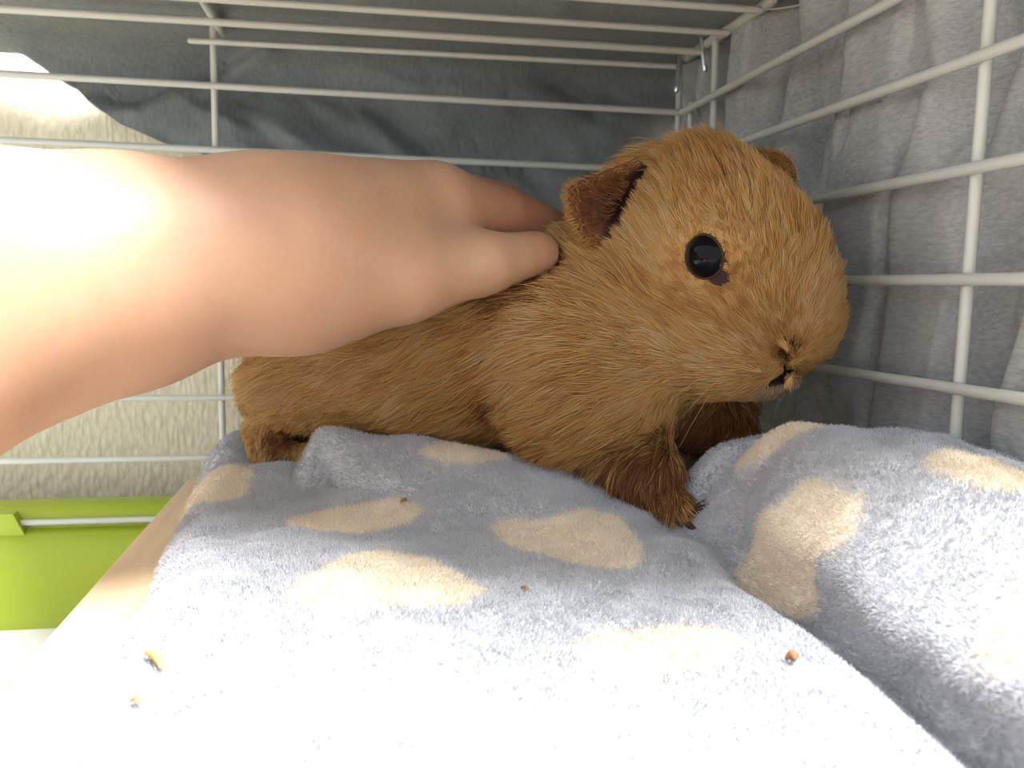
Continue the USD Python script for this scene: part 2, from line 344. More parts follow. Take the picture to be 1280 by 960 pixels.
def left_edge(Y):
    return np.interp(Y, [0.08, 0.2166, 0.240, 0.259, 0.30, 0.345, 0.372], [-0.047, -0.0505, -0.0535, -0.0555, -0.0575, -0.0610, -0.056]) + 0.0008 * np.sin(Y * 900)
# cream marks, as outlines on the spread cloth (plan x, y)
SPOTS = [
    [(-.0202, .2535), (-.0116, .261), (-.0013, .2613), (.0113, .253), (.0166, .2469), (.0117, .2397), (.002, .236), (-.0108, .2397)],
    [(.0363, .2365), (.0412, .2364), (.0509, .2292), (.061, .2341), (.0703, .2346), (.0714, .2193), (.0665, .2052), (.0574, .2038), (.0471, .2113), (.039, .2232)],
    [(-.014, .1846), (-.0122, .1933), (-.0056, .2024), (.0056, .211), (.0132, .2109), (.022, .1929), (.0249, .1837), (.0194, .1773), (.003, .1768), (-.0081, .1778)],
    [(.1042, .1945), (.1068, .189), (.1077, .1759), (.101, .1687), (.0985, .1768), (.0941, .1894), (.0932, .2047), (.0948, .2056), (.098, .1948), (.1017, .1903)],
    [(.1052, .2308), (.1124, .2191), (.1198, .2146), (.121, .2245), (.1157, .232), (.109, .237)],
    [(.1252, .1759), (.1285, .1813), (.1394, .1885), (.1411, .1777), (.1436, .1705), (.142, .1615), (.1303, .1561), (.126, .1642)],
    [(-.056, .308), (-.056, .293), (-.050, .287), (-.041, .275), (-.036, .280), (-.036, .298), (-.045, .306)],
    [(.0198, .277), (.0242, .2693), (.0334, .2642), (.044, .2655), (.042, .272), (.03, .281)],
    [(.0402, .1579), (.0512, .1687), (.0615, .1689), (.0712, .1671), (.0735, .1587), (.0642, .15), (.0503, .1502)],
    [(.1046, .1264), (.1105, .1273), (.1125, .122), (.112, .112), (.1079, .1048), (.1014, .1066), (.0993, .1174), (.0993, .1237)]]
#BLANKET_END
bx_ = np.arange(-0.064, 0.1528, 0.0009); by_ = np.arange(0.085, 0.3722, 0.0009)
BX, BY = np.meshgrid(bx_, by_, indexing='ij')
LE = left_edge(by_)[None, :]
BX = LE + (BX - bx_[0]) * (bx_[-1] - LE) / (bx_[-1] - bx_[0])
BZ = blanket_z(BX, BY)
_t = (BX - mound_x(BY)) / 0.030; BX = BX - 0.0105 * smoothstep(0, .45, _t) * (1 - smoothstep(.45, 1.4, _t)) * smoothstep(0.222, 0.195, BY)      # the roll leans over its crease
from scipy.interpolate import RegularGridInterpolator
from scipy.ndimage import gaussian_filter
def spot_mask(X, Y):
    import shapely
    m = np.zeros(X.shape, bool)
    for s in SPOTS: m |= shapely.contains_xy(shapely.Polygon(s).buffer(0.003).buffer(-0.0015), X, Y)
    return m
SM = gaussian_filter(spot_mask(BX, BY).astype(float), 1.6)
_gx = np.arange(-0.09, 0.17, 0.001); _gy = np.arange(0.08, 0.40, 0.001); _GX, _GY = np.meshgrid(_gx, _gy, indexing='ij')
_bz = RegularGridInterpolator((_gx, _gy), blanket_z(_GX, _GY), bounds_error=False, fill_value=-1.0)
COL_B, COL_C = (0.465, 0.478, 0.515), (0.71, 0.63, 0.52)
M_blanket = mat('fleece', {'a': ('attribute', {'attribute': 'cream'}), 'm': ('mix_color', {'a': COL_B, 'b': COL_C}), 'g': ('geometry', {}), 'n': ('noise_texture', {'scale': 900.0, 'detail': 2.0}),
    'b': ('bump', {'strength': 0.5, 'distance': 0.001}), 'p': ('principled_bsdf', {'roughness': 1.0, 'sheen_weight': 0.2})},
    [('a.fac', 'm.fac'), ('m.result', 'p.base_color'), ('g.position', 'n.vector'), ('n.fac', 'b.height'), ('b.normal', 'p.normal')], 'p.BSDF')
nu, nv = BX.shape
top = np.stack([BX, BY, BZ], -1); bot = top.copy(); bot[..., 2] = ZP + 0.0006; bot[1:-1, 1:-1, 2] = ZP + 0.0006
f = grid_faces(nu, nv); N = nu * nv; idx = np.arange(N).reshape(nu, nv)
rim = np.concatenate([idx[:, 0], idx[-1, 1:], idx[-2::-1, -1], idx[0, -2:0:-1]]); r2 = np.roll(rim, -1)
V = np.vstack([top.reshape(-1, 3), bot.reshape(-1, 3)])
side = np.vstack([np.c_[rim, rim + N, r2], np.c_[r2, rim + N, r2 + N]])
bm = (V, np.vstack([f, f[:, ::-1] + N, side]))
blanket = thing('fleece_blanket', 'soft blue-grey fleece blanket with cream drop marks, bunched up under the guinea pig', 'blanket')
obj('cloth', bm, M_blanket, blanket, colors={'cream': np.r_[SM.ravel(), SM.ravel()]})
def pile(n, name, m, want):
    u = rng.random((n, 2)); i = u[:, 0] * (nu - 1.001); j = u[:, 1] * (nv - 1.001); i0, j0 = i.astype(int), j.astype(int); fi, fj = (i - i0)[:, None], (j - j0)[:, None]
    lerp = lambda A: (A[i0, j0] * (1 - fi) + A[i0 + 1, j0] * fi) * (1 - fj) + (A[i0, j0 + 1] * (1 - fi) + A[i0 + 1, j0 + 1] * fi) * fj
    P = lerp(top); c = lerp(SM[..., None])[:, 0]
    nn = np.cross(np.gradient(top, axis=0), np.gradient(top, axis=1)); nn /= np.linalg.norm(nn, axis=-1, keepdims=True); Nn = lerp(nn)
    k = ((c + rng.normal(0, 0.17, n)) > 0.5) == want
    P, Nn = P[k], Nn[k]; m_ = len(P)
    lean = (np.stack([meshkit.noise(P * 160, s) for s in (1, 2, 3)], -1) - 0.5) * 1.6 + rng.normal(0, 0.45, (m_, 3))
    d = Nn + lean * 0.55; d /= np.linalg.norm(d, axis=1, keepdims=True); d2 = d + rng.normal(0, 0.4, (m_, 3)); L = rng.uniform(0.0007, 0.0013, (m_, 1))
    pts = np.stack([P - Nn * 0.0002, P + d * L * 0.5, P + d * L * 0.7 + d2 * L * 0.35], 1)
    return curves(name, pts, np.array([0.00014, 0.00013, 0.00006]), m, blanket)
M_pb = principled('pile_blue', COL_B, 1.0); M_pc = principled('pile_cream', COL_C, 1.0)
pile(225000, 'blue_pile', M_pb, False); pile(225000, 'blue_pile', M_pb, False); pile(400000, 'cream_pile', M_pc, True)

# ------------------------------------------------------------------ sweatshirt laid over roof, back and side of the cage
shirt = thing('grey_sweatshirt', 'heather grey sweatshirt draped over the roof, back and right side of the wire cage', 'sweatshirt')
ROOF_EDGE = np.array([(-0.30, 0.385), (-0.20, 0.375), (-0.13, 0.34), (-0.075, 0.26), (-0.029, 0.197), (-0.004, 0.171), (0.032, 0.143), (0.058, 0.104), (0.094, 0.093), (0.129, 0.096), (0.185, 0.100)])
HEM = np.array([at(*p, 0.464)[[0, 2]] for p in ((26, 70), (62, 88), (110, 125), (150, 155), (200, 176), (252, 193), (380, 250), (520, 400), (700, 545), (1000, 590))])
xs = np.linspace(-0.215, 0.182, 250); nt = 150; ZLIP = at(4, 66, 0.464)[2]; G = np.zeros((len(xs), nt, 3))
for i, x in enumerate(xs):
    yf = np.interp(x, ROOF_EDGE[:, 0], ROOF_EDGE[:, 1]); zh = np.interp(x, HEM[:, 0], HEM[:, 1])
    path = np.array([(yf, 0.1165), (0.30, 0.1165) if yf < 0.29 else (yf + 0.01, 0.1165), (0.40, 0.1165), (0.434, 0.1165), (0.446, 0.1135), (0.4525, 0.104), (0.4535, min(0.09, zh + (0.104 - zh) * 0.8)), (0.4535, zh)])
    path[4:, 0] += 0.012 * (1 - smoothstep(-0.09, 0.0, x)) * np.array([0.4, 0.8, 1, 1])           # hangs close to the wall at the left
    k = float(1 - smoothstep(HEM[0, 0] - 0.006, HEM[2, 0], x)); path[4:] = path[4:] * (1 - k) + k * np.array([(0.446, ZLIP + 0.0055), (0.454, ZLIP + 0.003), (0.460, ZLIP + 0.001), (0.464, ZLIP)])
    d = np.r_[0, np.cumsum(np.hypot(*np.diff(path, axis=0).T))]; s = np.linspace(0, d[-1], nt)
    G[i, :, 0] = x; G[i, :, 1] = np.interp(s, d, path[:, 0]); G[i, :, 2] = np.interp(s, d, path[:, 1])
onback = smoothstep(0.118, 0.095, G[..., 2]) * smoothstep(0.43, 0.45, G[..., 1]); onroof = 1 - smoothstep(0.35, 0.42, G[..., 1])
q = G * np.array([26, 26, 26.0])
nb = meshkit.fbm(np.stack([q[..., 0] * 0.8 + q[..., 2] * 0.9, q[..., 2] * 1.1, 0 * q[..., 0]], -1), 3, 3) - 0.5
nr = meshkit.fbm(np.stack([q[..., 0] * 0.9, q[..., 1] * 0.8, 0 * q[..., 0] + 7], -1), 3, 4) - 0.5
G[..., 1] += onback * np.clip(nb * 0.045 + 0.003, -0.005, 0.018) * smoothstep(-0.14, -0.04, G[..., 0])
G[..., 2] += onroof * np.clip(nr * 0.02 + 0.004, 0.0, 0.014) * (1 - smoothstep(0.11, 0.15, G[..., 0]))
fa, fb = at(165, 125, 0.4535)[[0, 2]], at(330, 58, 0.4535)[[0, 2]]        # the diagonal fold of the back
t = np.clip(((G[..., 0] - fa[0]) * (fb - fa)[0] + (G[..., 2] - fa[1]) * (fb - fa)[1]) / ((fb - fa) @ (fb - fa)), 0, 1)
e = (G[..., 2] - fa[1] - t * (fb - fa)[1]); dd = np.hypot(G[..., 0] - fa[0] - t * (fb - fa)[0], e)
above = smoothstep(-0.004, 0.006, e)
G[..., 1] += (G[..., 1] > 0.44) * above * 0.016 * np.exp(-(dd / 0.016) ** 2)
G[..., 1] -= (G[..., 1] > 0.44) * (1 - above) * 0.004 * np.exp(-(dd / 0.008) ** 2)
G[..., 1] = np.minimum(G[..., 1], YW - 0.0065 + 0.15 * (np.minimum(G[..., 1], YW + 0.03) - YW) * (G[..., 1] > YW - 0.0065))
G[..., 1] = np.minimum(G[..., 1], YW - 0.004)
obj('body', thick_sheet(G, 0.0016, True), M_nap, shirt, smooth=60)
ys = np.linspace(0.15, 0.4470, 250); zs = np.linspace(0.1160, -0.125, 150); Y, Z = np.meshgrid(ys, zs, indexing='ij')
X = np.full(Y.shape, 0.1660)
wob = meshkit.fbm(np.stack([Y * 38 + Z * 8, Z * 9, 0 * Y], -1), 3, 11) - 0.5
wob2 = meshkit.fbm(np.stack([Y * 22, Z * 30 + Y * 8, 0 * Y + 3], -1), 2, 12) - 0.5
X = X + np.clip(0.004 + wob * 0.055, -0.0035, 0.03) + wob2 * 0.008
sl = np.interp(Z, [-0.1, 0.0, 0.05, 0.11], [0.206, 0.204, 0.2005, 0.192])            # an overlapping layer's edge
X = X - 0.0035 * smoothstep(0.002, -0.001, Y - sl) + 0.006 * np.exp(-((Y - sl - 0.004) / 0.006) ** 2)
ed = np.interp(Z, [0.0, 0.06, 0.11], [0.300, 0.292, 0.283]); X = X + 0.011 * smoothstep(-0.0015, 0.001, Y - ed) * np.exp(-np.maximum(Y - ed, 0) / 0.02) * smoothstep(0.0, 0.05, Z)
X = X + 0.020 * smoothstep(0.392, 0.400, Y) * (1 - smoothstep(0.404, 0.414, Y))
X = np.maximum(X, 0.1612)
obj('sleeve', thick_sheet(np.stack([X, Y, Z], -1), 0.0016, True), M_knit, shirt, smooth=60)

# ------------------------------------------------------------------ the person's arm and hand
arm_chain = [((-420, 500), .185, .038), ((-170, 410), .212, .0365), ((0, 364), .232, .0328), ((150, 342), .243, .0296), ((290, 320), .252, .0248), ((360, 316), .255, .0235)]
arm = [(np.array([-0.330, -0.190, -0.020]), .0470), (np.array([-0.300, -0.060, -0.058]), .0430), (np.array([-0.262, 0.060, -0.070]), .0405)] + [(at(*p, d), r) for p, d, r in arm_chain[1:]]
wrist = at(370, 312, .256)
mcp = [at(545, 258, .272), at(538, 252, .287), at(520, 254, .301), at(498, 262, .313)]
fing = [[((545, 258), .272, .0122), ((622, 272), .283, .0096), ((672, 286), .290, .0084), ((704, 300), .293, .0074)],
        [((538, 252), .287, .0118), ((625, 264), .304, .0096), ((680, 290), .313, .0086), ((700, 318), .315, .0076)],
        [((520, 254), .301, .0114), ((598, 262), .320, .0095), ((640, 300), .330, .0084), ((655, 330), .331, .0074)],
        [((498, 262), .313, .0102), ((560, 275), .330, .0084), ((590, 305), .337, .0074), ((602, 330), .337, .0068)]]
thumb = [((390, 350), .250, .0168), ((510, 350), .252, .0112), ((604, 330), .259, .0086), ((672, 316), .267, .0068)]
def hand_sdf(P):
    d = None
    for (a, ra), (b, rb) in zip(arm[:-1], arm[1:]):
        c = sd_cone(P, a, b, ra, rb); d = c if d is None else smin(d, c, 0.006)
    for k, m in enumerate(mcp):
        d = smin(d, sd_cone(P, wrist + (k - 1.2) * np.array([0.0, 0.004, 0.0]), m, 0.0200 - 0.001 * k, 0.0122 - 0.0008 * k), 0.012)
    d = smin(d, sd_cone(P, at(330, 318, .254), at(455, 306, .268), .0235, .0200), 0.010)
    tc = None
    for (p, dd, r), (p2, d2, r2) in zip(thumb[:-1], thumb[1:]):
        c = sd_cone(P, at(*p, dd), at(*p2, d2), r, r2); tc = c if tc is None else smin(tc, c, 0.004)
    d = smin(d, tc, 0.012)
    for fg in fing:
        c = None
        for (p, dd, r), (p2, d2, r2) in zip(fg[:-1], fg[1:]):
            e = sd_cone(P, at(*p, dd), at(*p2, d2), r, r2); c = e if c is None else smin(c, e, 0.002)
        d = smin(d, c, 0.0035)
    return d
hm = surface_nets(hand_sdf, (-0.385, -0.250, -0.120), (0.075, 0.355, 0.080), 0.0023)
trimesh.smoothing.filter_taubin(hm, iterations=6)
M_skin = mat('skin', {'g': ('geometry', {}), 'n': ('noise_texture', {'scale': 45.0, 'detail': 3.0}), 'r': ('rgb_ramp', {'ramp': [(0.3, (0.375, 0.222, 0.143)), (0.7, (0.42, 0.258, 0.170))]}), 'fl': ('attribute', {'attribute': 'flush_shade'}), 'mf': ('mix_color', {'b': (0.27, 0.105, 0.06)}),
    'n2': ('noise_texture', {'scale': 900.0, 'detail': 2.0}), 'b': ('bump', {'strength': 0.12, 'distance': 0.0005}),
    'p': ('principled_bsdf', {'roughness': 0.55, 'subsurface_weight': 0.35, 'subsurface_radius': (1.0, 0.35, 0.2), 'subsurface_scale': 0.004})},
    [('g.position', 'n.vector'), ('n.fac', 'r.fac'), ('r.color', 'mf.a'), ('fl.fac', 'mf.fac'), ('mf.result', 'p.base_color'), ('g.position', 'n2.vector'), ('n2.fac', 'b.height'), ('b.normal', 'p.normal')], 'p.BSDF')
M_nail = principled('nail', (0.41, 0.245, 0.165), 0.45)
person = thing('person', "person's bare forearm and hand reaching in from the left to stroke the guinea pig's neck", 'person', loc=arm[0][0])
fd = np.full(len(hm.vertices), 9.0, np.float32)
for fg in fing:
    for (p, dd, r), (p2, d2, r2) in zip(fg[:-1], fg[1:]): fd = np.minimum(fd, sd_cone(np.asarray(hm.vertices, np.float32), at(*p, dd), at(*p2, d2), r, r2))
flush_shade = 0.75 * smoothstep(0.006, 0.0005, fd) * smoothstep(at(540, 258, .272)[0], at(650, 258, .272)[0], hm.vertices[:, 0])  # skin redness plus the shade on the fingers, painted into the colour
flush_shade = np.maximum(flush_shade, 0.6 * smoothstep(0.014, 0.004, np.linalg.norm(hm.vertices - at(*thumb[-1][0], thumb[-1][1]), axis=1)))
obj('arm', hm, M_skin, person, colors={'flush_shade': flush_shade})
for ch, off in ((thumb, np.array([0, 1.0, -0.1])), (fing[0], np.array([0.2, -.45, 1])), (fing[1], np.array([0.2, -.2, 1])), (fing[2], np.array([0.2, 0, 1])), (fing[3], np.array([0.2, 0.2, 1]))):
    a, b = at(*ch[-2][0], ch[-2][1]), at(*ch[-1][0], ch[-1][1]); r = ch[-1][2]; ax = (b - a) / np.linalg.norm(b - a); n = off - ax * (off @ ax); n /= np.linalg.norm(n); s = np.cross(ax, n)
    u, v = np.meshgrid(np.linspace(-1, 1, 9), np.linspace(-1, 1, 9), indexing='ij')
    P = b + ax * (0.002 + u[..., None] * 0.0050) + s * (v[..., None] * 0.75 * r * np.sqrt(1 - 0.25 * u[..., None] ** 2)) + n * (r * np.sqrt(1 - (0.75 * v[..., None]) ** 2) + 0.0004 - 0.0016 * np.clip(u[..., None], 0, 1) ** 2)
    obj('fingernail', thick_sheet(P, 0.0012), M_nail, person, smooth=60)

# ------------------------------------------------------------------ the guinea pig
H = at(895, 330, .262)
camax = np.stack([RV, UV, -WF])                                    # right, up, towards the viewer
hf = np.array([.433, -.50, .75]) @ camax; hl = np.array([.901, .268, -.342]) @ camax; hu = np.array([-.03, .824, .566]) @ camax
hf /= np.linalg.norm(hf); hl -= hf * (hl @ hf); hl /= np.linalg.norm(hl); hu2 = np.cross(hf, hl); hu = hu2 if hu2 @ hu > 0 else -hu2
HA = np.stack([hf, hl, hu])
def hp(f, l, u): return H + np.array([f, l, u]) * 0.001 @ HA
mm = 0.001
NOSE = hp(38.5, -3, -11); MOUTH = hp(36, -3, -18)
EYE = hp(16.5, -13.8, 13.0); EYE2 = hp(11, 21.5, 9.0)
def pig_sdf(P, cut=True):
    body = smin(sd_ell(P, at(456, 438, .338), (.034, .031, .0300)), sd_cone(P, at(470, 432, .336), at(560, 425, .318), .0335, .0345), 0.02)
    body = smin(body, sd_cone(P, at(560, 425, .318), at(690, 425, .292), .0345, .0300), 0.02)
    body = smin(body, sd_ell(P, at(392, 480, .328), (.0225, .018, .0175)), 0.006)                # thigh
    sh = sd_ell(P, at(742, 478, .268), (.0265, .024, .0290))                                 # near shoulder
    body = smin(body, sd_ell(P, at(850, 488, .283), (.026, .020, .0175)), 0.01)               # chest under the chin
    neck = sd_cone(P, at(720, 415, .284), hp(-22, 0, -4), .0285, .0265)
    body = smin(body, neck, 0.016); body = smin(body, sh, 0.009)
    hd = sd_ell(P, hp(-8, 0, 4), (.034, .0285, .0255), HA)
    hd = smin(hd, sd_ell(P, hp(9, 5, 6), (.022, .0215, .0185), HA), 0.010)
    hd = smin(hd, sd_ell(P, hp(8, -11, -13), (.026, .0185, .0205), HA), 0.012)
    hd = smin(hd, sd_ell(P, hp(8, 11, -13), (.026, .0185, .0205), HA), 0.012)
    hd = smin(hd, sd_ell(P, hp(20, -10.5, -12), (.0180, .0160, .0160), HA), 0.008); hd = smin(hd, sd_ell(P, hp(20, 7.5, -10), (.0180, .0170, .0170), HA), 0.008)
    hd = smin(hd, sd_ell(P, hp(29, -7.4, -13.5), (.0098, .0082, .0085), HA), 0.005); hd = smin(hd, sd_ell(P, hp(29, 1.8, -13.5), (.0098, .0082, .0085), HA), 0.005)
    hd = smin(hd, sd_ell(P, hp(27, -3, -22), (.0110, .0085, .0072), HA), 0.005)             # chin
    hd = smin(hd, sd_ell(P, EYE, (.0096, .0075, .0104), HA), 0.005)
    hd = smax(hd, -sd_ell(P, hp(38.8, -2.8, -12), (.0042, .0008, .0032), HA), 0.001)            # cleft under the nose
    hd = smax(hd, -sd_ell(P, hp(38.2, -5.2, -9.4), (.0030, .0013, .0010), HA), 0.001)
    hd = smax(hd, -sd_ell(P, hp(38.2, -0.6, -9.4), (.0030, .0013, .0010), HA), 0.001)
    hd = smax(hd, -sd_ell(P, hp(36, -2.8, -18.0), (.0075, .0048, .0021), HA), 0.0015)         # mouth
    d = smin(body, hd, 0.012)
    for ch in LEGS:
        for (a, ra), (b, rb) in zip(ch[:-1], ch[1:]): d = smin(d, sd_cone(P, a, b, ra, rb), 0.004)
    if cut:
        d = smax(d, -(hand_sdf(P) - 0.0008), 0.0015)
        d = np.maximum(d, (_bz(P[..., :2]) + 0.0006 - P[..., 2]).astype(np.float32))
    return d
def foot(a, toes, r): return [[(a, r), (t, r * 0.62)] for t in toes]
P1 = at(838, 640, .2435); TOES1 = [at(862, 648, .240), at(866, 655, .2375), at(858, 660, .2355)]
LEGS = [[(at(768, 545, .262), .0150), (at(800, 590, .254), .0105), (at(826, 630, .2465), .0062), (P1, .0056)], *foot(P1, TOES1, .0034),
        [(at(880, 515, .285), .013), (at(905, 545, .281), .009), (at(912, 585, .279), .006), (at(925, 597, .274), .005)],
        [(at(350, 505, .332), .0105), (at(333, 545, .332), .0070), (at(337, 571, .330), .0058), (at(365, 573, .323), .0050), (at(395, 573, .317), .0046)], *foot(at(395, 574, .318), [at(424, 572, .314), at(424, 578, .311), at(418, 582, .309)], .0036)]
LEGS.append([(at(395, 505, .350), .0130), (at(376, 548, .349), .0095), (at(376, 572, .346), .0070), (at(440, 574, .342), .0050)])      # the far hind leg
pm = surface_nets(pig_sdf, (-0.075, 0.205, -0.078), (0.158, 0.385, 0.062), 0.0016)
cc = pm.split(only_watertight=False); pm = max(cc, key=lambda c: len(c.faces)) if len(cc) > 1 else pm
trimesh.smoothing.filter_taubin(pm, iterations=4)
pig = thing('guinea_pig', 'ginger tan guinea pig crouching on the fleece blanket in the corner of the cage', 'guinea pig', loc=at(620, 560, .30) * [1, 1, 0] + [0, 0, GZ])
pv, pn = np.array(pm.vertices), np.array(pm.vertex_normals)
# skin: dark bare patches in the colour of the animal (nose, mouth, feet)
bare = np.maximum.reduce([smoothstep(0.0068, 0.0045, np.linalg.norm((pv - MOUTH) @ HA.T * [1.0, 0.72, 1.35], axis=1)), 0.0 * pv[:, 0]])
feet = np.minimum(np.min([np.linalg.norm(pv - t, axis=1) for t in TOES1 + [P1]], axis=0), np.min([np.linalg.norm(pv - at(*q), axis=1) for q in ((346, 572, .327), (370, 573, .322), (395, 574, .318), (415, 577, .311))], axis=0))
bare = np.maximum(bare, 0.6 * smoothstep(0.010, 0.005, feet))
EYEC = at(903, 349, EYE[1] - 0.004); EYEC = pv[np.argmin(np.linalg.norm(np.cross(pv, EYEC / np.linalg.norm(EYEC)), axis=1) + 0.05 * pv[:, 1])]
bare = np.maximum(bare, np.maximum(smoothstep(0.0079, 0.0070, np.linalg.norm(pv - EYE - (hf * .4 + hu * .42 - hl * .78) * 0.004, axis=1)), smoothstep(0.0040, 0.0026, np.linalg.norm(pv - EYEC, axis=1))))
M_pigskin = mat('guinea_pig_skin', {'a': ('attribute', {'attribute': 'bare'}), 'm': ('mix_color', {'a': (0.34, 0.19, 0.075), 'b': (0.034, 0.020, 0.021)}), 'p': ('principled_bsdf', {'roughness': 0.7, 'specular_ior_level': 0.15})},
    [('a.fac', 'm.fac'), ('m.result', 'p.base_color')], 'p.BSDF')
obj('body', pm, M_pigskin, pig, colors={'bare': bare})
# eyes
M_eye = principled('black_eye', (0.003, 0.003, 0.005), 0.08, specular_ior_level=0.12)
M_lid = principled('eyelid', (0.035, 0.02, 0.014), 0.6, specular_ior_level=0.15)
for c, sgn in ((EYE, -1), (EYE2, 1)):
    out = sgn * hl * 0.78 + hf * 0.40 + hu * 0.42; out /= np.linalg.norm(out)
    e = trimesh.creation.icosphere(4, 1.0); rad = np.array([0.0060, 0.0064, 0.0067]) if sgn < 0 else np.array([0.005, 0.005, 0.0055])
    tl = hu + hf * (-0.28); a1 = np.cross(tl, out); a1 /= np.linalg.norm(a1); a2 = np.cross(out, a1); FR = np.stack([out, a1, a2]); ec = c + out * (0.0042 if sgn < 0 else -0.001)
    e.vertices = ec + (np.array(e.vertices) * rad) @ FR
    obj('eye', e, M_eye, pig, smooth=True, label='shiny black eye')
    th = np.linspace(0, 2 * np.pi, 61)[:-1]; ph = np.linspace(0.2, 1.9, 120)                # where the lid meets the ball
    D = np.stack([np.cos(ph)[None] + 0 * th[:, None], np.sin(ph)[None] * np.cos(th)[:, None], np.sin(ph)[None] * np.sin(th)[:, None]], -1) * rad
    Q = ec + D @ FR; hit = pig_sdf(Q.astype(np.float32), False) < 0.0001; ii = np.where(hit.any(1), hit.argmax(1), 60)
    from scipy.ndimage import gaussian_filter1d
    ii = gaussian_filter1d(ii.astype(float), 1.5, mode='wrap'); pa = np.interp(ii, np.arange(120), ph)
    ring = ec + (np.stack([np.cos(pa), np.sin(pa) * np.cos(th), np.sin(pa) * np.sin(th)], -1) * rad * 1.012) @ FR
    obj('eyelid', tube(np.vstack([ring, ring[:2]]), 0.0004, 8), M_lid, pig, smooth=True)
# claws
M_claw = principled('claw', (0.035, 0.025, 0.02), 0.35)
for t, a in [(t, P1) for t in TOES1] + [(at(*q), at(395, 574, .318)) for q in ((424, 572, .314), (424, 578, .311), (418, 582, .309))]:
    ax = (t - a) / np.linalg.norm(t - a); pth = np.array([t + ax * 0.0008, t + ax * 0.0028 + [0, 0, 0.0004], t + ax * 0.0048 - [0, 0, 0.0006]]); pth[:, 2] = np.maximum(pth[:, 2], _bz(pth[:, :2]) + 0.0008)
    obj('claw', tube(pth, [0.0011, 0.0009, 0.0003], 8), M_claw, pig)
# ears: thin folded petals
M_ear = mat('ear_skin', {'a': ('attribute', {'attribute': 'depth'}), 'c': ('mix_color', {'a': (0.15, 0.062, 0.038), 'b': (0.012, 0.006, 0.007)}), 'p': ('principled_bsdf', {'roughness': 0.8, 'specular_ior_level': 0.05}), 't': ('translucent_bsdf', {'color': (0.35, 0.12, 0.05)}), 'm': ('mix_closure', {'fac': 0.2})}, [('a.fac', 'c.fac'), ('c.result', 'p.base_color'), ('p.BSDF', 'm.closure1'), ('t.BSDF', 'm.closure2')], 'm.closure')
def ear(base, rimq, cup, th=0.0011):
    b = spline([at(*q) for q in base], 26); r = spline([at(*q) for q in rimq], 26); v = np.linspace(0, 1, 16)
    P = b[:, None] + (r - b)[:, None] * v[None, :, None]; w = np.sin(np.linspace(0, 1, 26) * np.pi)[:, None] * np.sin(v * np.pi * 0.8)[None]
    return P + (w * 1.0)[..., None] * cup
def on_pig(px, py, back=0.0):
    d = WF + RV * (px - 640) / F_PX + UV * (480 - py) / F_PX; t = np.linspace(.17, .42, 900); Q = (d[None] * t[:, None] / d[1]).astype(np.float32); k = np.argmax(pig_sdf(Q, False) < 0)
    return Q[k] + d / np.linalg.norm(d) * back
B1 = [on_pig(*q, 0.0015) for q in ((812, 214), (806, 240), (793, 272), (766, 304))]; yb = [b[1] for b in B1]
e1 = ear([(814, 214, yb[0]), (806, 240, yb[1]), (793, 272, yb[2]), (766, 304, yb[3])], [(796, 198, yb[0] + .002), (754, 214, yb[0] + .001), (706, 240, yb[1] + .001), (716, 278, yb[2]), (744, 310, yb[3] + .001)], np.array([0.003, 0.0085, 0.001]))
def sink(q):                                                        # a far ear's root, drawn into the head until it touches
    d = WF + RV * (q[0] - 640) / F_PX + UV * (480 - q[1]) / F_PX; Q = d[None] * (np.linspace(.24, .31, 300) / d[1])[:, None]; p = Q[np.argmin(pig_sdf(Q.astype(np.float32), False))]; c = H
    for t_ in np.linspace(0, 1, 120):
        w_ = p + (c - p) * t_
        if pig_sdf(w_[None].astype(np.float32), False)[0] < -0.0012: return w_
    return p
e2b = [sink(q) for q in ((946, 204), (968, 211), (990, 226))]
e2r = [e2b[0] + UV * .003, (e2b[0] + e2b[1]) / 2 + UV * .0075 - RV * .001, e2b[1] + UV * .0085 + RV * .002, (e2b[1] + e2b[2]) / 2 + UV * .0065 + RV * .005, e2b[2] + UV * .001 + RV * .0035]
_v = np.linspace(0, 1, 16); _b, _r = spline(e2b, 26), spline(e2r, 26)
e2 = _b[:, None] + (_r - _b)[:, None] * _v[None, :, None] + (np.sin(np.linspace(0, 1, 26) * np.pi)[:, None] * np.sin(_v * np.pi * 0.8)[None])[..., None] * np.array([0.001, 0.003, 0.0])
WF_ = WF
#print('far ear px', [(round(640 + F_PX * (q @ RV) / (q @ WF)), round(480 - F_PX * (q @ UV) / (q @ WF))) for q in [*e2b, *e2r]])
ear_m = [thick_sheet(e, 0.0011) for e in (e1, e2)]
hollow_shade = np.tile(smoothstep(0.75, 0.25, np.linspace(0, 1, 16))[None], (26, 1)).ravel()  # dark inner ear, with the shade of its hollow painted into the skin
for m_ in ear_m: obj('ear', m_, M_ear, pig, colors={'depth': np.r_[hollow_shade, hollow_shade]}, label='thin reddish brown ear')

